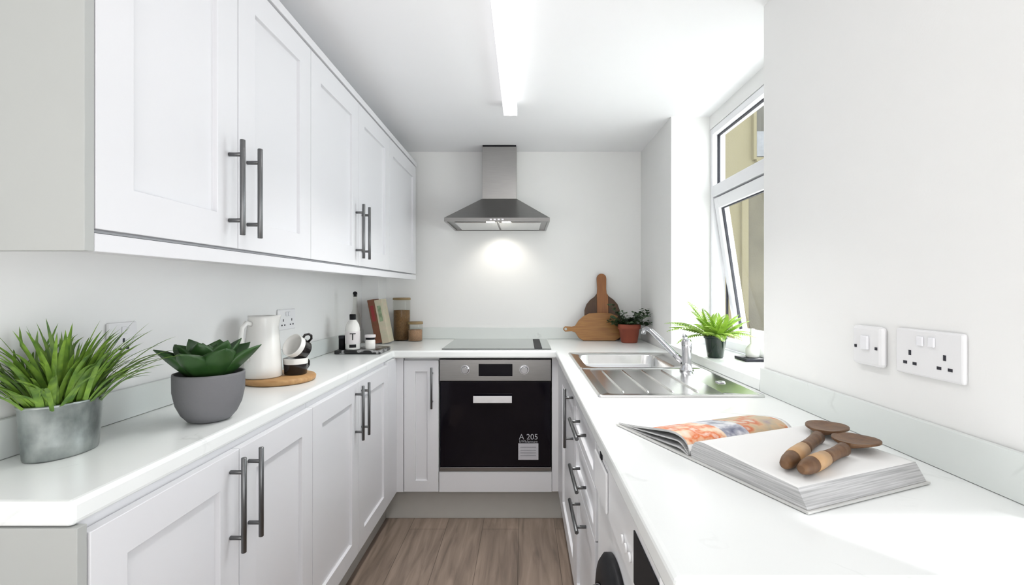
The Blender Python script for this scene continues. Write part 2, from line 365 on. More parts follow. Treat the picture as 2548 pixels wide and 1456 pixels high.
# oven housing and oven
OX0, OX1 = -.4505, .1475
t = thing('oven_housing', 'pale grey oven housing with a plain filler panel under the oven', 'cabinet', (-.15, 2.88, BZ0))
boxes('carcass', [(-.4535, .1505, 2.60, 3.15, BZ0, -.978), (-.4535, .1505, 3.13, 3.15, -.977, BOT-.001)], M['cab'], t)
boxes('filler_panel', [(-.4535, .1505, 2.593, 2.5995, BZ0, -.980)], M['cab'], t, .001)
ov = thing('oven', 'built in black glass and stainless steel electric oven below the hob', 'oven', (-.15, 2.85, -.976))
boxes('oven_body', [(OX0, OX1, 2.612, 3.12, -.975, -.372)], M['black'], ov)
boxes('control_panel', [(OX0, OX1, 2.590, 2.611, -.492, -.376)], M['steelh'], ov, .002)
boxes('display', [(-.241, -.060, 2.5875, 2.5899, -.465, -.400)], M['bglass'], ov)
for kx in (-.312, .003):
    bm = bmesh.new()
    tube(bm, [(kx, 2.5899, -.429), (kx, 2.585, -.429)], .026, 28)
    tube(bm, [(kx, 2.585, -.429), (kx, 2.566, -.429), (kx, 2.563, -.429)], [.021, .019, .017], 28)
    link('knob', bm, M['chrome'], ov)
dr = boxes('oven_door', [(OX0+.004, OX1-.004, 2.592, 2.611, -.952, -.495)], M['bglass'], ov, .002)
boxes('trim_strip', [(OX0, OX1, 2.590, 2.611, -.975, -.954)], M['steelh'], ov, .002)
bm = bmesh.new()
box(bm, -.268, -.062, 2.560, 2.568, -.603, -.566)
for sx in (-.225, -.105): tube(bm, [(sx, 2.568, -.585), (sx, 2.5915, -.585)], .006, 10)
link('door_handle', bm, mat('bright_satin_steel', (.80, .80, .82), .35, .6, noise=.06, nscale=30), dr, .002)
bm = bmesh.new(); box(bm, -.029, .079, 2.5908, 2.5917, -.914, -.826)
stk = link('sticker', bm, M['sticker'], dr)
boxes('sticker_print', [(-.018, .066, 2.5900, 2.5907, z-.0022, z+.0022) for z in (-.846, -.862, -.876, -.890)], M['stickl'], ov)
def text(name, body, size, loc, rot, m, parent, ext=.0004, align='CENTER'):
    cu = bpy.data.curves.new(name, 'FONT'); cu.body = body; cu.size = size; cu.extrude = ext; cu.align_x = align
    o = bpy.data.objects.new(name+'_curve', cu); C.objects.link(o)
    bpy.context.view_layer.update()
    me = bpy.data.meshes.new_from_object(o.evaluated_get(bpy.context.evaluated_depsgraph_get()))
    bpy.data.objects.remove(o)
    Mx = Matrix.Translation(Vector(loc)) @ rot
    org = Vector((0, 0, 0)); p = parent
    while p: org += p.location; p = p.parent
    for v in me.vertices:
        v.co = (Mx @ v.co) + Vector((0, 0, H)) - org
    me.materials.clear(); me.materials.append(m); me.name = name
    r = bpy.data.objects.new(name, me); C.objects.link(r); r.parent = parent
    return r
RB = Matrix.Rotation(PI/2, 4, 'X')
tw = mat('printed_white_text', (.42, .42, .45), .5, noise=.05)
text('printed_text', 'A 205', .042, (.026, 2.5912, -.805), RB, tw, dr)
text('printed_text', 'kWh/annum', .020, (.026, 2.5912, -.822), RB, tw, dr)
# hob
hb = thing('hob', 'flat black glass ceramic hob set in the worktop over the oven', 'hob', (-.15, 2.86, TOP))
boxes('glass_top', [(-.441, .149, 2.60, 3.11, TOP+.0005, TOP+.006)], M['hob'], hb, .002)
boxes('control_strip', [(.058, .100, 2.612, 3.09, TOP+.0062, TOP+.0075)], M['black'], hb)
# plinths
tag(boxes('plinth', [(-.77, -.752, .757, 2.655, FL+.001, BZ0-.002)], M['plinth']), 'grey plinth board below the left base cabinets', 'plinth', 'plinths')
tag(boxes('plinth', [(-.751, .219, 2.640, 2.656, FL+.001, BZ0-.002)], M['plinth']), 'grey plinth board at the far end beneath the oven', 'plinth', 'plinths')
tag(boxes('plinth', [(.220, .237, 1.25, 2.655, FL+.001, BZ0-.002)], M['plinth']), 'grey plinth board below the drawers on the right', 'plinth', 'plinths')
# right run: sink cabinet, drawers, washing machine
t = thing('base_cabinet', 'pale grey sink cabinet on the right with an upright handle, between oven corner and drawers', 'cabinet', (.48, 2.06, BZ0), 'base cabinets')
boxes('carcass', [(.207, .75, 1.753, 1.770, BZ0, BOT-.001), (.207, .75, 2.362, 2.380, BZ0, BOT-.001), (.207, .75, 1.7705, 2.3615, BZ0, BZ0+.018), (.735, .75, 1.7705, 2.3615, BZ0+.019, BOT-.001)], M['cab'], t)
door(FRt, 1.752, 2.38, BZ0, BZ1, t, 1.80, -.48, st=.07)
t = thing('drawer_unit', 'pale grey three drawer unit with horizontal bar handles under the right worktop', 'drawers', (.48, 1.5, BZ0))
boxes('carcass', [(.207, .75, 1.252, 1.748, BZ0, BOT-.001)], M['cab'], t)
for v0, v1, hv in ((-.512, BZ1, -.432), (-.655, -.513, -.586), (BZ0, -.656, -.702)):
    door(FRt, 1.251, 1.749, v0, v1, t, 1.504, hv, False, 'drawer_front', st=.035 if v0 > -1 else .06, rail=.028 if v0 > -1 else .06)
wm = thing('washing_machine', 'white washing machine with black porthole and display under the near right worktop', 'washing machine', (.47, .94, FL))
boxes('body', [(.19, .74, .642, 1.240, FL+.015, BOT-.004)], M['white'], wm, .008)
for fx in (.24, .69):
    for fy in (.69, 1.19):
        bm = bmesh.new(); lathe(bm, fx, fy, [(0, FL+.0005), (.02, FL+.0005), (.02, FL+.0145), (0, FL+.0145)], 16); link('foot', bm, M['black'], wm)
boxes('control_fascia', [(.184, .1895, .65, 1.232, -.50, -.375)], M['white'], wm, .002)
boxes('display', [(.1815, .1838, .655, .800, -.485, -.398)], M['black'], wm, .001)
boxes('detergent_drawer', [(.178, .1838, 1.05, 1.215, -.49, -.40)], M['white'], wm, .003)
boxes('button', [(.1800, .1838, 1.125, 1.145, -.398, -.383)], M['black'], wm, .001)
for by in (.83, .86, .89): 
    bm = bmesh.new(); tube(bm, [(.1838, by, -.46), (.179, by, -.46)], .008, 14); link('button', bm, M['white'], wm)
RX = Matrix.Translation((.19, .965, -.742)) @ Matrix.Rotation(-PI/2, 4, 'Y')
bm = bmesh.new(); lathe(bm, 0, 0, [(.135, .001), (.192, .001), (.192, .012), (.180, .022), (.140, .03), (.135, .03), (.135, .001)], 56, M4=RX); d_ = link('porthole_door', bm, M['black'], wm)
bm = bmesh.new(); lathe(bm, 0, 0, [(.134, .004), (.134, .030), (.128, .048), (.100, .058), (0, .060)], 48, M4=RX); link('porthole_glass', bm, M['bglass'], d_)
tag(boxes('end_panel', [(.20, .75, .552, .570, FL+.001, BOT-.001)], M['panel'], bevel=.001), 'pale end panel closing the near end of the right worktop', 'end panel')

# ------------------------------------------------------------------ sink and tap
sk = thing('sink', 'inset stainless steel sink with bowl and ribbed drainer by the window', 'sink', (.48, 1.94, TOP))
SX0, SX1, SY0, SY1 = .224, .728, 1.450, 2.435
PZ = TOP+.0045
bm = bmesh.new()
def rr(x0, x1, y0, y1, r, z, n=6):
    out = []
    for cx, cy, a0 in ((x1-r, y1-r, 0), (x0+r, y1-r, PI/2), (x0+r, y0+r, PI), (x1-r, y0+r, 3*PI/2)):
        for k in range(n+1):
            a = a0+PI/2*k/n; out.append(bm.verts.new((cx+r*math.cos(a), cy+r*math.sin(a), z)))
    return out
def skin(a, b):
    for k in range(len(a)):
        f = bm.faces.new((a[k], a[(k+1) % len(a)], b[(k+1) % len(a)], b[k])); f.smooth = True
# bowl plate (far half) : ring from outer rectangle to bowl opening
YM = 1.955
o0 = rr(SX0, SX1, YM, SY1, .012, TOP+.0006); o1 = rr(SX0+.001, SX1-.001, YM, SY1-.001, .012, PZ+.002)
o2 = rr(SX0+.010, SX1-.010, YM, SY1-.010, .012, PZ+.002); o3 = rr(SX0+.014, SX1-.014, YM+.001, SY1-.014, .012, PZ)
b0 = rr(BX0, BX1, BY0, BY1, .055, PZ); b1 = rr(BX0+.004, BX1-.004, BY0+.004, BY1-.004, .055, PZ-.006)
b2 = rr(BX0+.012, BX1-.012, BY0+.012, BY1-.012, .055, TOP-.13); b3 = rr(BX0+.022, BX1-.022, BY0+.022, BY1-.022, .05, TOP-.148); b4 = rr(BX0+.045, BX1-.045, BY0+.045, BY1-.045, .03, TOP-.155)
for a, b in ((o0, o1), (o1, o2), (o2, o3), (o3, b0), (b0, b1), (b1, b2), (b2, b3), (b3, b4)): skin(a, b)
bm.faces.new(b4)
link('bowl', bm, M['sink'], sk, recalc=True)
bm = bmesh.new()
o0 = rr(SX0, SX1, SY0, YM, .012, TOP+.0006); o1 = rr(SX0+.001, SX1-.001, SY0+.001, YM, .012, PZ+.002)
o2 = rr(SX0+.010, SX1-.010, SY0+.010, YM, .012, PZ+.002); o3 = rr(SX0+.014, SX1-.014, SY0+.014, YM-.001, .012, PZ)
d0 = rr(SX0+.034, BX1-.01, SY0+.034, YM-.012, .02, PZ); d1 = rr(SX0+.040, BX1-.016, SY0+.040, YM-.018, .02, PZ-.0025)
for a, b in ((o0, o1), (o1, o2), (o2, o3), (o3, d0), (d0, d1)): skin(a, b)
bm.faces.new(d1)
dn = link('drainer', bm, M['sink'], sk)
x = SX0+.088
while x < BX1-.03:
    bm = bmesh.new(); tube(bm, [(x, SY0+.055, PZ-.003), (x, SY0+.075, PZ-.0025), (x, YM-.045, PZ-.0025), (x, YM-.03, PZ-.003)], [.001, .0045, .0045, .001], 10, flat=1)
    link('drainer_rib', bm, M['sink'], dn); x += .078
bm = bmesh.new(); lathe(bm, .45, 2.19, [(0, TOP-.1535), (.040, TOP-.1535), (.044, TOP-.1495), (.036, TOP-.1515), (0, TOP-.1525)], 32); link('drain', bm, M['chrome'], sk)
bm = bmesh.new(); lathe(bm, .675, 1.66, [(0, PZ+.0005), (.016, PZ+.0005), (.016, PZ+.004), (.011, PZ+.006), (0, PZ+.006)], 24); link('overflow_knob', bm, M['chrome'], sk)
tp = thing('tap', 'chrome single lever mixer tap with long angled spout on the sink', 'tap', (.645, 1.915, PZ))
TX, TY = .645, 1.915; s_ = TOP+.005
bm = bmesh.new(); lathe(bm, TX, TY, [(0, s_), (.027, s_), (.027, s_+.004), (.020, s_+.010), (.0185, s_+.030), (.0185, s_+.078), (.0195, s_+.088), (.0195, s_+.112), (.016, s_+.121), (0, s_+.123)], 36); link('tap_body', bm, M['chrome'], tp)
bm = bmesh.new()
tube(bm, [(TX-.010, TY+.010, s_+.030), (TX-.035, TY+.045, s_+.058), (TX-.070, TY+.115, s_+.108), (TX-.096, TY+.17, s_+.142), (TX-.108, TY+.192, s_+.148), (TX-.116, TY+.206, s_+.143), (TX-.119, TY+.211, s_+.125)], [.013, .0125, .0115, .0105, .0105, .0105, .0105], 18)
link('spout', bm, M['chrome'], tp)
bm = bmesh.new(); tube(bm, [(TX, TY, s_+.118), (TX-.004, TY+.006, s_+.131), (TX-.020, TY-.03, s_+.139), (TX-.035, TY-.065, s_+.147)], [.010, .010, .008, .006], 14, flat=.6); link('lever', bm, M['chrome'], tp)

# ------------------------------------------------------------------ window
w = thing('window_1', 'white plastic window with fixed top light and tilted open lower sash', None, (1.0, 2.03, -.285), None, 'structure')
FX0, FX1 = .972, 1.040
WY0, WY1 = 1.545, 2.519
boxes('window_frame', [(FX0, FX1, WY0, WY0+.045, -.284, .829), (FX0, FX1, WY1-.028, WY1, -.284, .829), (FX0, FX1, WY0+.0455, WY1-.0285, .795, .829), (FX0, FX1, WY0+.0455, WY1-.0285, .474, .532), (FX0, FX1, WY0+.0455, WY1-.0285, -.284, -.243)], M['upvc'], w, .004)
a = boxes('gasket', [(.998, 1.012, WY1-.0315, WY1-.0287, .533, .794), (.998, 1.012, WY0+.047, WY1-.032, .790, .7945)], M['gasket'], w)
boxes('top_pane', [(1.003, 1.008, WY0+.046, WY1-.029, .5325, .7945)], M['glass'], w)
# tilted sash, hinged at its top edge
ang = math.radians(8.5); hx, hz = 1.0, .470
RT = Matrix.Translation((hx, 0, hz)) @ Matrix.Rotation(-ang, 4, 'Y') @ Matrix.Translation((-hx, 0, -hz))
def tilt(bm):
    for v in bm.verts: v.co = RT @ v.co
SY_0, SY_1, SZ0, SZ1 = WY0+.050, WY1-.034, -.262, .468
bm = bmesh.new()
for b in ((.975, 1.03, SY_0, SY_0+.055, SZ0, SZ1), (.975, 1.03, SY_1-.045, SY_1, SZ0, SZ1), (.975, 1.03, SY_0+.055, SY_1-.045, SZ1-.055, SZ1), (.975, 1.03, SY_0+.055, SY_1-.045, SZ0, SZ0+.055)): box(bm, *b)
tilt(bm); sa = link('sash', bm, M['upvc'], w, .004)
bm = bmesh.new()
for b in ((.990, 1.001, SY_1-.0530, SY_1-.0455, SZ0+.056, SZ1-.056), (.990, 1.001, SY_0+.056, SY_1-.0535, SZ1-.0610, SZ1-.0555)): box(bm, *b)
tilt(bm); link('gasket', bm, M['gasket'], sa)
bm = bmesh.new(); box(bm, 1.001, 1.006, SY_0+.0555, SY_1-.0455, SZ0+.0555, SZ1-.0555); tilt(bm); link('pane', bm, M['glass'], sa)
boxes('gasket', [(1.0415, 1.050, WY1-.040, WY1-.030, -.243, .470)], M['gasket'], w)
boxes('window_sill', [(.752, .971, 1.545, 2.517, TOP+.001, -.286)], M['quartz'], w, .003)

# neighbouring building seen through the window
nb = thing('neighbouring_building', 'sand coloured rendered building with a dark window seen outside the kitchen window', 'building', (1.9, 4.6, -1.35))
boxes('wall', [(1.25, 2.30, 4.50, 4.9, -1.349, 2.3)], M['render'], nb)
boxes('corner_strip', [(2.02, 2.08, 4.47, 4.499, -1.349, .9)], M['render'], nb)
boxes('weathered_panel', [(2.085, 2.30, 4.48, 4.499, -1.349, .9)], M['renderd'], nb)
f = boxes('window_frame', [(2.125, 2.34, 4.46, 4.495, 1.70, 1.74), (2.125, 2.15, 4.46, 4.495, 1.20, 1.70), (2.15, 2.34, 4.46, 4.495, 1.18, 1.22)], M['render'], nb)
boxes('window_pane', [(2.151, 2.30, 4.475, 4.499, 1.221, 1.699)], M['darkwin'], nb)
boxes('blind', [(2.155, 2.30, 4.468, 4.474, 1.23, 1.46)], mat('window_blind', (.30, .30, .31), .7, noise=.2), nb)

# ------------------------------------------------------------------ ceiling light and cooker hood
cl = thing('ceiling_light', 'long white fluorescent strip light on the ceiling, switched on', 'light', (-.066, 1.75, CE))
boxes('housing', [(-.090, -.040, 1.15, 2.345, .868, CE-.001)], M['white'], cl, .003)
bm = bmesh.new()
prof = []
for k in range(13):
    a = PI*k/12; prof.append((-.065+.034*math.cos(a), .867-.030*math.sin(a)**.8 if 0 < k < 12 else .867))
la = [bm.verts.new((x, 1.165, z)) for x, z in prof]; lb = [bm.verts.new((x, 2.330, z)) for x, z in prof]
for k in range(12): bm.faces.new((la[k], la[k+1], lb[k+1], lb[k])).smooth = True
bm.faces.new(la); bm.faces.new(lb[::-1]); bm.faces.new((la[0], lb[0], lb[-1], la[-1]))
link('diffuser', bm, M['tube'], cl)
for y0 in (1.145, 2.331): boxes('end_cap', [(-.100, -.030, y0, y0+.018, .836, .8675)], M['white'], cl, .006, 3)
lamp('ceiling_light_output', 'AREA', (-.065, 1.75, .828), (0, 0, -1), 6.5, (1, .985, .97), shape='RECTANGLE', size=.06, size_y=1.1, spread=math.radians(105))

hd = thing('cooker_hood', 'stainless steel chimney cooker hood on the far wall above the hob', 'extractor hood', (-.15, 3.0, .38))
HX0, HX1, HY0 = -.447, .147, 2.715
CX0, CX1, CY0 = -.259, -.044, 3.01
bm = bmesh.new(); box(bm, CX0, CX1, CY0, 3.168, .562, CE-.012); link('chimney', bm, M['steel'], hd, .0015)
boxes('chimney_top_band', [(CX0+.003, CX1-.003, CY0+.003, 3.168, CE-.0115, CE-.001)], M['black'], hd)  # dark band between chimney top and ceiling
bm = bmesh.new()
def q(x0, x1, y0, y1, z): return [bm.verts.new(v) for v in ((x0, y0, z), (x1, y0, z), (x1, y1, z), (x0, y1, z))]
A = [q(HX0, HX1, HY0, 3.168, .382), q(HX0, HX1, HY0, 3.168, .402), q(CX0-.004, CX1+.004, CY0-.004, 3.168, .561)]
for a, b in zip(A, A[1:]):
    for k in range(4): bm.faces.new((a[k], a[(k+1) % 4], b[(k+1) % 4], b[k]))
bm.faces.new(A[-1])
I0 = q(HX0+.012, HX1-.012, HY0+.012, 3.156, .382); I1 = q(HX0+.012, HX1-.012, HY0+.012, 3.156, .390)
for a, b in ((A[0], I0), (I0, I1)):
    for k in range(4): bm.faces.new((a[k], a[(k+1) % 4], b[(k+1) % 4], b[k]))
bm.faces.new(I1)
link('canopy', bm, M['steelh'], hd)
for x0, x1 in ((-.40, -.155), (-.145, .10)): boxes('grease_filter', [(x0, x1, 2.80, 3.13, .384, .3895)], M['sink'], hd, .002)
for lx in (-.19, -.10):
    bm = bmesh.new(); tube(bm, [(lx, 2.765, .3895), (lx, 2.765, .3845)], .024, 24); link('hood_lamp', bm, M['bulb'], hd)
for k in range(4): boxes('button', [(-.19+.022*k, -.178+.022*k, HY0-.003, HY0-.0002, .388, .396)], M['chrome'], hd)
lamp('hood_lamp_beam', 'SPOT', (-.135, 3.00, .372), (0, .45, -1), 2.2, (1, .95, .86), spot_size=math.radians(120), spot_blend=.8, shadow_soft_size=.02)

# ------------------------------------------------------------------ sockets and switches
def plate(name, label, cat, wall, y0, y1, z0, z1, double=True, spur=False):
    s = 1 if wall == 'R' else -1; X = .765 if wall == 'R' else -1.005
    def bx(nm, a, b, c, d, w0, w1, m, par, bev=0): 
        xs = sorted((X-s*w0, X-s*w1)); return boxes(nm, [(xs[0], xs[1], a, b, c, d)], m, par, bev)
    t = thing(name, label, cat, (X-s*.001, (y0+y1)/2, z0))
    bx('faceplate', y0, y1, z0, z1, .0008, .010 if not spur else .016, M['white'], t, .004 if not spur else .010)
    w0 = .0102 if not spur else .0162
    zc = (z0+z1)/2
    if spur:
        bx('rocker', (y0+y1)/2-.011, (y0+y1)/2+.011, zc-.008, zc+.022, w0, w0+.006, M['upvc'], t, .002)
        for yy in (y0+.014, y1-.014): bx('screw', yy-.003, yy+.003, zc-.006, zc, w0, w0+.0015, M['gasket'], t)
    else:
        cs = [y0+.037, y1-.037] if double else [(y0+y1)/2]
        for i, c in enumerate(cs):
            for a, b, hw, hh in ((0, .006, .0028, .0050), (-.0115, -.014, .0045, .0028), (.0115, -.014, .0045, .0028)):
                bx('pin_hole', c+a-hw, c+a+hw, zc-.008+b-hh, zc-.008+b+hh, w0-.0003, w0+.0006, M['gasket'], t)
            yy = c+(.026 if i == 0 and double else (-.026 if double else 0))
            bx('rocker', yy-.007, yy+.007, zc+.014, zc+.032, w0, w0+.004, M['upvc'], t, .0015)
    return t
plate('fused_switch', 'small square white switch on the right wall left of the double socket', 'switch', 'R', 1.013, 1.104, -.167, -.080, spur=True)
plate('double_socket', 'white double plug socket on the right wall above the open book', 'socket', 'R', .830, .982, -.166, -.077)
plate('double_socket', 'white double plug socket on the left wall just above the white jug', 'socket', 'L', 1.965, 2.111, -.170, -.084)
plate('plug_socket', 'white single plug socket on the left wall half hidden behind the grassy plant', 'socket', 'L', 1.160, 1.246, -.168, -.082, double=False)

# ------------------------------------------------------------------ plants
def ribbon(bm, base, direction, length, width, lift, droop, n=9, mi=0, fold=.25, side=None, maxx=None):
    d = Vector((direction[0], direction[1], 0)).normalized(); sd = Vector((-d.y, d.x, 0))
    L_, C_, R_ = [], [], []; p = Vector(base); e = lift
    for i in range(n+1):
        t = i/n; wd = width*(math.sin(PI*min(1, .12+t*.88))**.6 if t < 1 else 0)*(1-t*.35)
        q_ = p.copy()
        if maxx is not None: q_.x = max(q_.x, maxx)
        C_.append(bm.verts.new(q_-Vector((0, 0, fold*wd))))
        if i < n: L_.append(bm.verts.new(q_-sd*wd*.5)); R_.append(bm.verts.new(q_+sd*wd*.5))
        st_ = length/n; p = p + (d*math.cos(e)+Vector((0, 0, math.sin(e))))*st_; e -= droop/n*(.4+1.2*t)
    for i in range(n):
        if i < n-1:
            for a, b in ((L_, C_), (C_, R_)):
                f = bm.faces.new((a[i], b[i], b[i+1], a[i+1])); f.smooth = True; f.material_index = mi
        else:
            bm.faces.new((L_[i], C_[i], C_[i+1])).material_index = mi; bm.faces.new((C_[i], R_[i], C_[i+1])).material_index = mi
# grass in galvanised tub
gx, gy = -.918, .962
g = thing('potted_grass', 'bushy green grass plant in an oval galvanised metal tub, nearest on left worktop', 'plant', (gx, gy, TOP), None)
AX, AY = .052, .073
bm = bmesh.new(); z0 = TOP+.001
lathe(bm, gx, gy, [(0, z0), (.88, z0), (.90, z0+.003), (.93, z0+.03), (1.0, z0+.098), (1.03, z0+.101), (1.03, z0+.105), (.99, z0+.106), (.96, z0+.096), (.9, z0+.08)], 56, AX, AY)
link('tub', bm, M['galv'], g)
bm = bmesh.new(); lathe(bm, gx, gy, [(.90, z0+.077), (.5, z0+.082), (0, z0+.084)], 32, AX, AY); link('soil', bm, M['soil'], g)
bm = bmesh.new()
for i in range(215):
    a = random.uniform(0, 2*PI); r = random.random()**.6*.78
    bx_, by_ = gx+AX*r*math.cos(a), gy+AY*r*math.sin(a)
    da = a+random.gauss(0, .35); out = r*random.uniform(.6, 1.25)
    ln = random.uniform(.12, .205)
    ribbon(bm, (bx_, by_, z0+.078), (math.cos(da), math.sin(da)), ln, random.uniform(.007, .0145), PI/2-.12-.62*out, 1.15*out+random.uniform(0, .7), 11, maxx=-.990)
link('foliage', bm, M['grass'], g, recalc=False)
# succulent in grey bowl pot
sx_, sy_ = -.783, 1.205
su = thing('potted_succulent', 'dark green succulent rosette in a round grey pot on the left worktop', 'plant', (sx_, sy_, TOP))
bm = bmesh.new(); z0 = TOP+.001
pr = [(0, z0), (.044, z0), (.052, z0+.003), (.066, z0+.018), (.078, z0+.042), (.085, z0+.075), (.0855, z0+.112), (.085, z0+.118), (.080, z0+.118), (.079, z0+.105), (.074, z0+.095)]
lathe(bm, sx_, sy_, pr, 56, .91, .91); link('pot', bm, M['concrete'], su)
bm = bmesh.new(); lathe(bm, sx_, sy_, [(.077, z0+.100), (.04, z0+.104), (0, z0+.105)], 32, .91, .91); link('soil', bm, M['soil'], su)
def fleshy(bm, base, a, L, Wd, lift, curl, th=.008):
    d = Vector((math.cos(a), math.sin(a), 0)); sd = Vector((-d.y, d.x, 0)); p = Vector(base); e = lift; n = 9; rings = []
    for i in range(n+1):
        t = i/n; wd = Wd*(.42+1.25*t-1.05*t*t if t < .6 else .792*(1-((t-.6)/.4)**1.7)*1.0)
        wd = max(wd, .0006); up = Vector((-d.x*math.sin(e), -d.y*math.sin(e), math.cos(e))); tt = th*(1-t*.75)
        ring = []
        for k in range(8):
            an = 2*PI*k/8; cc = math.cos(an); ss = math.sin(an)
            ring.append(bm.verts.new(p+sd*wd*.5*cc+up*(tt*.5*ss+.28*wd*cc*cc)))
        rings.append(ring)
        p = p+(d*math.cos(e)+Vector((0, 0, 1))*math.sin(e))*(L/n); e += curl/n
    for a_, b_ in zip(rings, rings[1:]):
        for k in range(8): bm.faces.new((a_[k], a_[(k+1) % 8], b_[(k+1) % 8], b_[k])).smooth = True
    bm.faces.new(rings[0][::-1]); bm.faces.new(rings[-1])
lv = []
for ring, (n, L, Wd, lift, r0) in enumerate(((7, .118, .098, .66, .028), (6, .108, .088, .98, .018), (5, .09, .062, 1.25, .010), (3, .06, .04, 1.42, .004))):
    for k in range(n):
        a = 2*PI*(k+.5*(ring % 2))/n+.22+random.uniform(-.06, .06); lv.append((ring, a, L*random.uniform(.94, 1.05), Wd, lift+random.uniform(-.06, .06), r0))
for ring, a, L, Wd, lift, r0 in lv:
    bm = bmesh.new(); fleshy(bm, (sx_+r0*math.cos(a), sy_+r0*math.sin(a), z0+.100), a, L, Wd, lift, .25)
    link('leaf', bm, M['succ'], su)
# fern by the window
fx, fy = .805, 2.03; fz = -.2855
fe = thing('potted_fern', 'bright lime green fern in a dark tapered pot on the window sill', 'plant', (fx, fy, fz))
bm = bmesh.new(); lathe(bm, fx, fy, [(0, fz+.0005), (.030, fz+.0005), (.033, fz+.004), (.043, fz+.078), (.047, fz+.080), (.047, fz+.095), (.044, fz+.097), (.041, fz+.085)], 40); link('pot', bm, M['pot'], fe)
bm = bmesh.new(); lathe(bm, fx, fy, [(.041, fz+.082), (0, fz+.086)], 24); link('soil', bm, M['soil'], fe)
def frond(bm, base, a, L, lift, droop, leaf=.027, n=17):
    d = Vector((math.cos(a), math.sin(a), 0)); sd = Vector((-d.y, d.x, 0)); p = Vector(base); e = lift; pts = []
    for i in range(n+1):
        pts.append((p.copy(), e)); p = p+(d*math.cos(e)+Vector((0, 0, 1))*math.sin(e))*(L/n); e -= droop/n
    tube(bm, [q_[0] for q_ in pts], [.0014*(1-.6*i/n) for i in range(n+1)], 5)
    for i in range(2, n+1):
        q_, e = pts[i]; t = i/n; ll = leaf*math.sin(PI*min(1, .18+t*.80))**.8+.003
        f_ = (d*math.cos(e)+Vector((0, 0, 1))*math.sin(e)); up = sd.cross(f_)
        for s in (-1, 1):
            dr_ = (sd*s*.9+f_*.5).normalized(); wv = f_*(.0042+ll*.06)
            tip = q_+dr_*ll-Vector((0, 0, ll*.15)); mid = q_+dr_*ll*.5+Vector((0, 0, ll*.05))
            v0, v1, v2, v3 = bm.verts.new(q_), bm.verts.new(mid-wv), bm.verts.new(tip), bm.verts.new(mid+wv)
            bm.faces.new((v0, v1, v2, v3) if s > 0 else (v3, v2, v1, v0))
bm = bmesh.new()
for i in range(44):
    a = 2*PI*i*.382+random.uniform(-.2, .2); inner = (i % 3 == 0)
    L = random.uniform(.15, .205)*(1 if math.cos(a) < .35 else .78)
    if -2.6 < a % (2*PI)-2*PI < -1.2: L *= .8
    frond(bm, (fx+.018*math.cos(a), fy+.018*math.sin(a), fz+.083), a, L, random.uniform(1.0, 1.3) if inner else random.uniform(.35, .85), random.uniform(.4, 1.1))
link('fronds', bm, M['fern'], fe, recalc=False)
# herb in terracotta
hx_, hy_ = .645, 2.955; z0 = TOP+.001
he = thing('potted_herb', 'small dark leafy herb in a terracotta pot beside the chopping boards', 'plant', (hx_, hy_, TOP))
bm = bmesh.new(); lathe(bm, hx_, hy_, [(0, z0), (.046, z0), (.049, z0+.003), (.062, z0+.082), (.068, z0+.083), (.070, z0+.112), (.066, z0+.113), (.063, z0+.10)], 40); link('pot', bm, M['terra'], he)
bm = bmesh.new(); lathe(bm, hx_, hy_, [(.062, z0+.098), (0, z0+.102)], 24); link('soil', bm, M['soil'], he)
bm = bmesh.new()
for i in range(40):
    a = random.uniform(0, 2*PI); L = random.uniform(.08, .16)*(1 if math.sin(a) < .3 else .75); e = random.uniform(.25, 1.15); p_ = Vector((hx_+.02*math.cos(a), hy_+.02*math.sin(a), z0+.10))
    d = Vector((math.cos(a)*math.cos(e), math.sin(a)*math.cos(e), math.sin(e)))
    pts = [p_+d*L*t+Vector((0, 0, -.02*t*t)) for t in (0, .25, .5, .75, 1)]
    if i == 3: pass
    for q_ in pts: q_.x = min(q_.x, .752); q_.y = min(q_.y, 3.14)
    tube(bm, pts, .0016, 5)
    for t in range(1, 5):
        for k in range(4):
            an = random.uniform(0, 2*PI); c = pts[t]+Vector((random.gauss(0, .005), random.gauss(0, .005), random.gauss(0, .005)))
            dd = Vector((math.cos(an), math.sin(an), random.uniform(-.3, .7))).normalized(); ll = random.uniform(.020, .036); sd = dd.cross(Vector((0, 0, 1))).normalized()*ll*.36
            v = [bm.verts.new(x_) for x_ in (c, c+dd*ll*.5-sd, c+dd*ll, c+dd*ll*.5+sd)]
            for x_ in v: x_.co.x = min(x_.co.x, .766); x_.co.y = min(x_.co.y, 3.15)
            bm.faces.new(v)
for ang_, ln, lf in ((-2.75, .13, .95), (-.25, .115, .62), (.1, .11, .8)):
    pts = [Vector((hx_+math.cos(ang_)*ln*t, hy_+math.sin(ang_)*.2*ln*t, z0+.10+ln*lf*t)) for t in (0, .3, .6, .8, 1)]
    tube(bm, pts, .0018, 5)
    for t in range(1, 5):
        for k in range(9):
            c = pts[t]; an = random.uniform(0, 2*PI); dd = Vector((math.cos(an), math.sin(an), random.uniform(-.1, .9))).normalized(); ll = .024; sd = dd.cross(Vector((0, 0, 1))).normalized()*ll*.3
            v = [bm.verts.new(x_) for x_ in (c, c+dd*ll*.5-sd, c+dd*ll, c+dd*ll*.5+sd)]
            for x_ in v: x_.co.x = min(x_.co.x, .766)
            bm.faces.new(v)
link('foliage', bm, M['herb'], he, recalc=False)

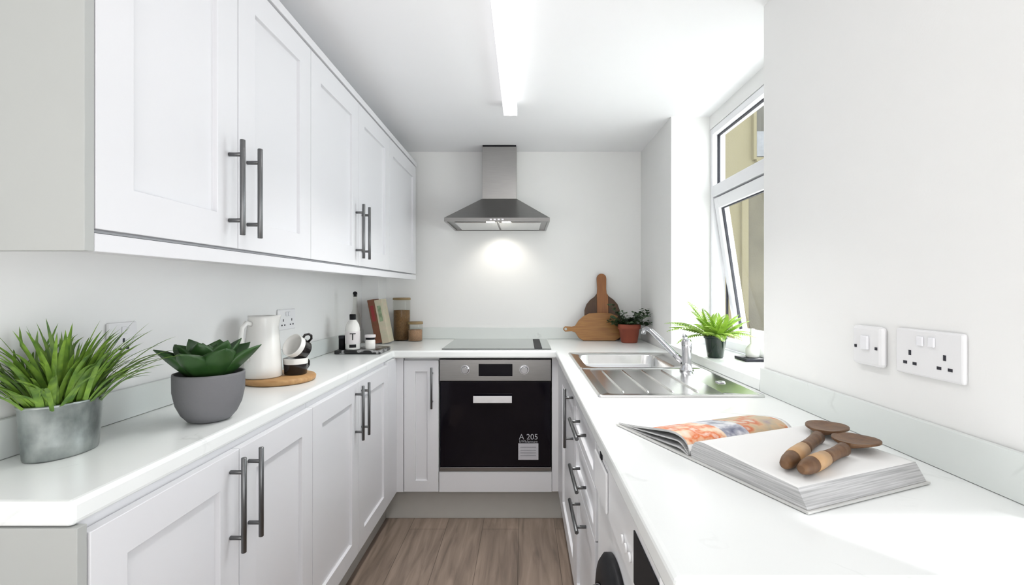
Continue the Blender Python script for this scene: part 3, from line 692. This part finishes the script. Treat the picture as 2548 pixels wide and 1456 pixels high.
# ------------------------------------------------------------------ chopping boards (stand against the far wall)
def slab(bm, outline, th, Mx, holes=(), mif=None):
    """extrude a closed 2D outline (a,b) by th; holes = circles (a,b,r)"""
    def mk(w_):
        es = []
        vs = [bm.verts.new(Mx @ Vector((a, w_, b))) for a, b in outline]
        es += [bm.edges.new((vs[i], vs[(i+1) % len(vs)])) for i in range(len(vs))]
        hs = []
        for a, b, r in holes:
            h = [bm.verts.new(Mx @ Vector((a+r*math.cos(2*PI*k/16), w_, b+r*math.sin(2*PI*k/16)))) for k in range(16)]
            es += [bm.edges.new((h[i], h[(i+1) % 16])) for i in range(16)]; hs.append(h)
        bmesh.ops.triangle_fill(bm, edges=es, use_beauty=True)
        return [vs]+hs
    A_, B_ = mk(0), mk(th)
    for a, b in zip(A_, B_):
        n = len(a)
        for k in range(n): bm.faces.new((a[k], a[(k+1) % n], b[(k+1) % n], b[k]))
def leanM(x, y, lean): return Matrix.Translation((x, y, TOP+.002)) @ Matrix.Rotation(lean, 4, 'X')
# tall paddle board: outline with rounded shoulders and a neck
def paddle():
    pts = [(-.105, 0), (-.112, .01), (-.115, .12), (-.113, .19), (-.100, .228), (-.075, .258), (-.045, .280), (-.031, .300), (-.029, .33), (-.031, .395)]
    top = [(.031*math.cos(a), .398+.030*math.sin(a)) for a in [PI-PI*k/10 for k in range(1, 10)]]
    return pts+top+[(-a, b) for a, b in reversed(pts)]
def clipo(pts, x0, x1):
    def cl(P_, side, xx):
        out = []
        for i in range(len(P_)):
            a, b = P_[i], P_[(i+1) % len(P_)]; ia = (a[0]-xx)*side >= 0; ib = (b[0]-xx)*side >= 0
            if ia: out.append(a)
            if ia != ib:
                t = (xx-a[0])/(b[0]-a[0]); out.append((xx, a[1]+t*(b[1]-a[1])))
        return out
    P_ = cl(pts, 1, x0); return cl(P_, -1, x1)
bd = thing('chopping_board', 'tall striped wooden paddle board with handle upright against the far wall', 'chopping board', (.505, 3.12, TOP))
LM = leanM(.505, 3.085, math.radians(-7))
o_ = paddle()
bm = bmesh.new(); slab(bm, clipo(o_, -.033, .040), .016, LM); link('centre_strip', bm, M['wood'], bd, .0015)
for nm, a, b, mm in (('side_strip', -.2, -.0335, 'woodd'), ('side_strip', .0405, .2, 'woodd')):
    bm = bmesh.new(); slab(bm, clipo(o_, a, b), .016, LM); link(nm, bm, M[mm], bd, .0015)
# round sided board lying on its side, handle to the left
o2 = []
R_ = [(-.150, .095), (-.128, .128), (-.098, .154), (-.062, .172), (0, .176), (.075, .172), (.118, .154), (.148, .122), (.158, .088), (.150, .050), (.128, .018), (.10, .001), (-.10, .001), (-.128, .018), (-.150, .052)]
hd_ = [(-.172, .060), (-.212, .057), (-.222, .066), (-.226, .074), (-.222, .084), (-.212, .091), (-.172, .088)]
o2 = R_+hd_
bd2 = thing('chopping_board', 'wide wooden board with short pierced handle pointing left, in front of paddle board', 'chopping board', (.468, 3.05, TOP))
bm = bmesh.new(); slab(bm, o2, .016, leanM(.475, 3.035, math.radians(-7)), holes=((-.209, .074, .009),)); link('board', bm, M['woodh'], bd2, .002)

# ------------------------------------------------------------------ round board with jug and cups
rb = bmesh.new(); lathe(rb, -.865, 1.715, [(0, TOP+.001), (.112, TOP+.001), (.118, TOP+.006), (.119, TOP+.016), (.114, TOP+.021), (0, TOP+.021)], 56)
tag(link('round_board', rb, M['woodl']), 'round pale wooden serving board under the jug and cups', 'serving board')
jz = TOP+.0215; jx, jy = -.905, 1.678
jg = thing('jug', 'tall white ceramic jug on the round wooden board', 'jug', (jx, jy, jz))
bm = bmesh.new()
jp = [(0, jz), (.056, jz), (.061, jz+.004), (.060, jz+.04), (.055, jz+.11), (.049, jz+.17), (.046, jz+.204), (.047, jz+.212), (.044, jz+.212), (.043, jz+.204), (.046, jz+.17), (.052, jz+.11), (.056, jz+.04), (.050, jz+.006), (0, jz+.006)]
vs = lathe(bm, jx, jy, jp, 48)
for v in vs:                                   # pull a pouring lip out on the side away from the handle
    a = math.atan2(v.co.y-jy, v.co.x-jx); k = max(0, math.cos(a-.1))**10*max(0, (v.co.z-jz-.165)/.047)
    v.co.x += .016*k; v.co.z += .004*k
link('body', bm, M['ceramic'], jg)
bm = bmesh.new()
ha = -1.9; dx_, dy_ = math.cos(ha), math.sin(ha)
tube(bm, [(jx+dx_*r, jy+dy_*r, jz+z) for r, z in ((.046, .185), (.066, .190), (.082, .175), (.087, .145), (.083, .11), (.072, .08), (.056, .065))], .0065, 12, flat=1.3)
link('handle', bm, M['ceramic'], jg)
def cup(label, loc, rotm, hang):
    t = thing('coffee_cup', label, 'cup', loc, 'black and white cups')
    Mx = Matrix.Translation((loc[0], loc[1], loc[2])) @ rotm
    bm = bmesh.new(); lathe(bm, 0, 0, [(0, 0), (.034, 0), (.0375, .003), (.040, .036), (.0405, .038)], 40, M4=Mx); link('lower_body', bm, M['ceramicb'], t)
    bm = bmesh.new(); lathe(bm, 0, 0, [(.0406, .0382), (.0415, .056), (.0410, .058), (.0385, .058), (.0365, .035), (.034, .006), (0, .005)], 40, M4=Mx); link('rim_and_lining', bm, M['ceramic'], t)
    bm = bmesh.new(); a = hang
    pts = [Mx @ Vector((math.cos(a)*r, math.sin(a)*r, z)) for r, z in ((.040, .044), (.052, .047), (.061, .038), (.061, .024), (.052, .014), (.038, .014))]
    tube(bm, pts, .0042, 10); link('handle', bm, M['ceramicb'], t)
c1 = (-.818, 1.735, jz); CUPA = 1.0
cup('black cup with white rim standing upright at the bottom of the pair', c1, Matrix.Identity(4), 1.2)
rot = Vector((-.34, -.80, .48)).to_track_quat('Z', 'Y').to_matrix().to_4x4()
cup('black cup with white lining tipped on its side on top of the other cup', (-.797, 1.752, jz+.080), rot, CUPA)

# ------------------------------------------------------------------ marble tray with bottles
tag(boxes('serving_tray', [(-.945, -.715, 2.41, 2.60, TOP+.001, TOP+.020)], M['tray'], bevel=.004), 'rectangular black marble tray holding the bottles on the left worktop', 'tray')
tz = TOP+.0205
# tall clear bottle with dark stopper
b1 = thing('glass_bottle', 'tall clear glass bottle with dark stopper at the back of the tray', 'bottle', (-.895, 2.565, tz))
bx1, by1 = -.893, 2.562
bm = bmesh.new(); lathe(bm, bx1, by1, [(0, tz), (.026, tz), (.028, tz+.004), (.028, tz+.15), (.022, tz+.175), (.012, tz+.20), (.0105, tz+.265), (.012, tz+.268), (.012, tz+.276), (.009, tz+.276)], 32); link('glass', bm, M['jar'], b1)
bm = bmesh.new(); lathe(bm, bx1, by1, [(.0085, tz+.265), (.0085, tz+.277), (.012, tz+.278), (.010, tz+.290), (0, tz+.294)], 20); link('stopper', bm, M['black'], b1)
# white sauce bottle with black cap and label
bx2, by2 = -.868, 2.455
b2 = thing('lotion_bottle', 'white bottle with black cap and printed letter T at the front of the tray', 'bottle', (bx2, by2, tz))
bm = bmesh.new(); lathe(bm, bx2, by2, [(0, tz), (.034, tz), (.036, tz+.004), (.036, tz+.100), (.032, tz+.125), (.018, tz+.148), (.013, tz+.152), (.013, tz+.156)], 36); link('body', bm, M['ceramic'], b2)
bm = bmesh.new(); lathe(bm, bx2, by2, [(.0365, tz+.030), (.0368, tz+.031), (.0368, tz+.092), (.0365, tz+.093)], 36); link('label', bm, M['label'], b2)
bm = bmesh.new(); lathe(bm, bx2, by2, [(.0150, tz+.150), (.0155, tz+.151), (.0155, tz+.176), (.014, tz+.178), (0, tz+.178)], 28); link('cap', bm, M['black'], b2)
dirn = math.atan2(-by2, -bx2)
RL = Matrix.Rotation(dirn+PI/2, 4, 'Z') @ RB
text('printed_letter', 'T', .050, (bx2+.0375*math.cos(dirn), by2+.0375*math.sin(dirn), tz+.050), RL, M['black'], b2)
bm = bmesh.new()
for k in range(-5, 5):
    a0, a1 = dirn+k*.09, dirn+(k+1)*.09; r = .0372
    v = [bm.verts.new((bx2+r*math.cos(a), by2+r*math.sin(a), z)) for a, z in ((a0, tz+.012), (a1, tz+.012), (a1, tz+.028), (a0, tz+.028))]; bm.faces.new(v)
link('label_band', bm, M['black'], b2)
bx3, by3 = -.785, 2.475
b3 = thing('spice_jar', 'small white jar with dark neck and pale lid on the right of the tray', 'jar', (bx3, by3, tz))
bm = bmesh.new(); lathe(bm, bx3, by3, [(0, tz), (.024, tz), (.025, tz+.003), (.025, tz+.042), (.022, tz+.047)], 28); link('body', bm, M['ceramic'], b3)
bm = bmesh.new(); lathe(bm, bx3, by3, [(.0222, tz+.0475), (.0222, tz+.058)], 28); link('neck', bm, M['black'], b3)
bm = bmesh.new(); lathe(bm, bx3, by3, [(.026, tz+.0585), (.027, tz+.060), (.027, tz+.070), (.025, tz+.072), (0, tz+.072)], 28); link('lid', bm, M['label'], b3)
bx4, by4 = -.926, 2.472
b4_ = thing('storage_tin', 'short dark tin at the left end of the tray', 'tin', (bx4, by4, tz))
bm = bmesh.new(); lathe(bm, bx4, by4, [(0, tz), (.0185, tz), (.0185, tz+.054), (0, tz+.054)], 28); link('body', bm, M['black'], b4_)
bm = bmesh.new(); lathe(bm, bx4, by4, [(.0193, tz+.0545), (.0193, tz+.066), (.018, tz+.068), (0, tz+.068)], 28); link('lid', bm, M['gasket'], b4_)

# ------------------------------------------------------------------ books and jars in the far left corner
def leaning_book(label, xb, y0, y1, wd, hgt, lean, cm, stripe=None):
    t = thing('cookbook', label, 'book', (xb, (y0+y1)/2, TOP), 'cookbooks leaning in the corner')
    Mx = Matrix.Translation((xb, 0, TOP+.002)) @ Matrix.Rotation(-lean, 4, 'Y') @ Matrix.Translation((0, 0, 0))
    def bb(nm, a, m, par):
        bm = bmesh.new(); box(bm, *a)
        for v in bm.verts: v.co = Mx @ v.co
        return link(nm, bm, m, par, .0015)
    bb('cover', (0, .003, y0+.003, y1, 0, hgt), cm, t); bb('cover', (wd-.003, wd, y0+.003, y1, 0, hgt), cm, t)
    bb('spine', (0, wd, y0, y0+.0028, 0, hgt), cm, t)
    bb('pages', (.0032, wd-.0032, y0+.004, y1-.004, .003, hgt-.003), M['edge'], t)
    if stripe: bb('spine_title', (wd*.25, wd*.75, y0-.0012, y0-.0001, hgt*.50, hgt*.86), stripe, t)
leaning_book('red brown cookbook leaning left, nearer the boxed pipe', -.880, 2.87, 2.975, .040, .262, math.radians(11), M['red'], mat('dark_red_title', (.30, .03, .03), .5, noise=.2))
leaning_book('cream and green cookbook leaning on the red brown book', -.8385, 2.87, 2.975, .042, .262, math.radians(11), M['cream'], mat('green_title', (.36, .46, .28), .5, noise=.5, nscale=40))
def jar(label, cx, cy, r, h, fill, gm, group):
    t = thing('storage_jar', label, 'jar', (cx, cy, TOP), group); z0 = TOP+.001
    bm = bmesh.new(); lathe(bm, cx, cy, [(0, z0), (r*.94, z0), (r, z0+.005), (r, z0+h-.012), (r*.96, z0+h)], 36); link('glass', bm, M['jar'], t)
    bm = bmesh.new(); lathe(bm, cx, cy, [(0, z0+.003), (r-.004, z0+.004), (r-.004, z0+fill), (0, z0+fill+.003)], 32); link('contents', bm, gm, t)
    bm = bmesh.new(); lathe(bm, cx, cy, [(0, z0+h+.001), (r*1.03, z0+h+.001), (r*1.03, z0+h+.014), (r*.98, z0+h+.016), (0, z0+h+.016)], 36); link('lid', bm, M['bamboo'], t)
jar('tall glass jar of brown grain with wooden lid beside the books', -.778, 3.085, .054, .255, .19, M['grain'], 'storage jars')
jar('short glass jar of pale oats with wooden lid right of the tall jar', -.680, 3.035, .046, .105, .070, M['grainl'], 'storage jars')

# ------------------------------------------------------------------ open book
G = Vector((.318, .925)); U_ = Vector((.380, -.925)).normalized(); V_ = Vector((.925, .380)).normalized()
def BP(u, v, w_): return Vector((G.x+U_.x*u+V_.x*v, G.y+U_.y*u+V_.y*v, TOP+.001+w_))
ob = thing('open_cookbook', 'large open cookbook with food photographs lying on the near right worktop', 'book', (G.x+.13, G.y+.05, TOP))
VH = .282
def extr(name, prof, m, parent, v0=0, v1=VH, closed=True, smooth=True, top=None, nv=28):
    """prof: list of (u,w); top: number of leading points that make the upper face (material by position)"""
    bm = bmesh.new(); rows = []
    for j in range(nv+1):
        v = v0+(v1-v0)*j/nv; rows.append([bm.verts.new(BP(u, v, w_)) for u, w_ in prof])
    n = len(prof)
    for j in range(nv):
        vc = (v0+(v1-v0)*(j+.5)/nv)
        for k in range(n if closed else n-1):
            f = bm.faces.new((rows[j][k], rows[j][(k+1) % n], rows[j+1][(k+1) % n], rows[j+1][k]))
            uc = (prof[k][0]+prof[(k+1) % n][0])/2
            if top is not None:
                if k < top-1: f.material_index = top_mat(uc, vc); f.smooth = True
                else: f.material_index = 1
    if closed:
        a = bm.faces.new(rows[0][::-1]); b = bm.faces.new(rows[-1])
        if top is not None: a.material_index = b.material_index = 1
    return link(name, bm, m, parent)
def top_mat(u, v):
    if u < 0 and -.112 < u < -.006 and v > .004:
        if v < .098: return 2
        if v < .105: return 0
        if v < .158: return 3
        if v < .275: return 4
    if u > 0: return 0
    return 0
def arc(pts, n=6):          # Catmull-Rom through the profile points
    out = []
    P_ = [pts[0]]+list(pts)+[pts[-1]]
    for i in range(1, len(P_)-2):
        for k in range(n):
            t = k/n; a, b, c, d = P_[i-1], P_[i], P_[i+1], P_[i+2]
            out.append(tuple(.5*((2*b[m])+(-a[m]+c[m])*t+(2*a[m]-5*b[m]+4*c[m]-d[m])*t*t+(-a[m]+3*b[m]-3*c[m]+d[m])*t**3) for m in (0, 1)))
    out.append(pts[-1]); return out
PM = [M['paper'], M['edge'], M['pic1'], M['pic2'], M['pic3']]
extr('cover', [(-.250, .0005), (.248, .0005), (.248, .0035), (-.250, .0035)], M['cover'], ob, -.004, VH+.004, nv=2)
rt = arc([(.002, .014), (.012, .034), (.032, .040), (.07, .0385), (.14, .035), (.228, .031)])
extr('right_pages', rt+[(.244, .004), (.004, .004)], PM, ob, top=len(rt))
lt = arc([(-.001, .014), (-.010, .030), (-.030, .0385), (-.060, .0385), (-.115, .029), (-.175, .018), (-.243, .0075)])
lt_low = [(u, w_-.0045 if i > 3 else w_-.006) for i, (u, w_) in enumerate(lt)][::-1]
extr('left_pages', lt+lt_low, PM, ob, top=len(lt))
for k, (h_, th_) in enumerate(((.62, .0028), (.30, .003))):
    m_ = arc([(-.006, .006+.003*(1-k)), (-.030, .036*h_+.002), (-.060, .036*h_+.001), (-.115, .027*h_+.001), (-.175, .016*h_+.002), (-.242+.004*k, .0045+.001*(1-k)+.0)])
    extr('page_section', m_+[(u, max(w_-th_, .0038)) for u, w_ in m_[::-1]], M['edge'], ob, .001, VH-.001, nv=2)
# wooden servers on the right page
def server(label, tip, head, wz, hw, hl, band):
    t = thing('wooden_server', label, 'spoon', ((tip[0]+head[0])/2, (tip[1]+head[1])/2, wz), 'wooden salad servers')
    a, b = Vector((tip[0], tip[1], wz+tip[2])), Vector((head[0], head[1], wz+head[2])); d = (b-a); L = d.length; dn_ = d.normalized(); sd = dn_.cross(Vector((0, 0, 1))).normalized()
    def at(s): return a+d*s
    bm = bmesh.new(); tube(bm, [at(0), at(.02), at(.10), at(.22), at(.34)], [.005, .0085, .0122, .0130, .0126], 16); link('handle_end', bm, M['spoon'], t)
    bm = bmesh.new(); tube(bm, [at(.17+band), at(.26+band), at(.415)], [.0134, .0137, .0124], 16); link('pale_band', bm, M['spoonl'], t)
    bm = bmesh.new(); tube(bm, [at(.41), at(.48), at(.60), at(.72), at(.80)], [.0122, .0110, .0100, .0105, .012], 16); link('shaft', bm, M['spoon'], t)
    # flared shallow bowl
    bm = bmesh.new(); n = 12; tops = []; bots = []
    up = sd.cross(dn_).normalized()
    if up.z < 0: up = -up
    for i in range(n+1):
        s = i/n; half = hw*math.sqrt(max(.004, 1-((s-.52)/.53)**2))*(.80+.20*s); c = b+dn_*(s-.35)*hl
        rt_, rb_ = [], []
        for k in range(9):
            q_ = -1+2*k/8; dip = .0035*(1-q_*q_)*math.sin(PI*s)
            p_ = c+sd*half*q_; rt_.append(bm.verts.new(p_+up*(.009-dip))); rb_.append(bm.verts.new(p_+up*(-.001-dip*.6+.007*abs(q_)**2)))
        tops.append(rt_); bots.append(rb_)
    for i in range(n):
        for k in range(8):
            bm.faces.new((tops[i][k], tops[i][k+1], tops[i+1][k+1], tops[i+1][k])).smooth = True
            bm.faces.new((bots[i][k], bots[i+1][k], bots[i+1][k+1], bots[i][k+1])).smooth = True
        bm.faces.new((tops[i][0], tops[i+1][0], bots[i+1][0], bots[i][0])); bm.faces.new((tops[i][8], bots[i][8], bots[i+1][8], tops[i+1][8]))
    bm.faces.new([v for v in tops[0]]+[v for v in bots[0]][::-1]); bm.faces.new([v for v in tops[n]][::-1]+[v for v in bots[n]])
    link('spoon_head', bm, M['spoon'], t)
PGZ = TOP+.0385
server('walnut server with broad head lying left, nearer the book gutter', (.412, .765, .011), (.588, .945, .010), PGZ-.002, .041, .085, 0)
server('walnut server lying on the right, its head crossing beyond the other', (.426, .742, .011), (.590, .868, .008), PGZ-.001, .042, .080, .02)

# ------------------------------------------------------------------ soap bottle on the sill
qx, qy = .925, 1.955; qz = -.2855
sb = thing('soap_dispenser', 'slim white pump bottle on a dark dish on the window sill', 'bottle', (qx, qy, qz))
bm = bmesh.new(); lathe(bm, qx, qy, [(0, qz+.0115), (.024, qz+.0115), (.026, qz+.015), (.026, qz+.045), (.014, qz+.062), (.009, qz+.066), (.009, qz+.125), (.0, qz+.127)], 28); link('body', bm, M['ceramic'], sb)
tag(boxes('soap_dish', [(.875, .965, 1.90, 2.01, qz+.0005, qz+.011)], M['gasket'], bevel=.002), 'small dark flat dish under the white bottle on the sill', 'dish')
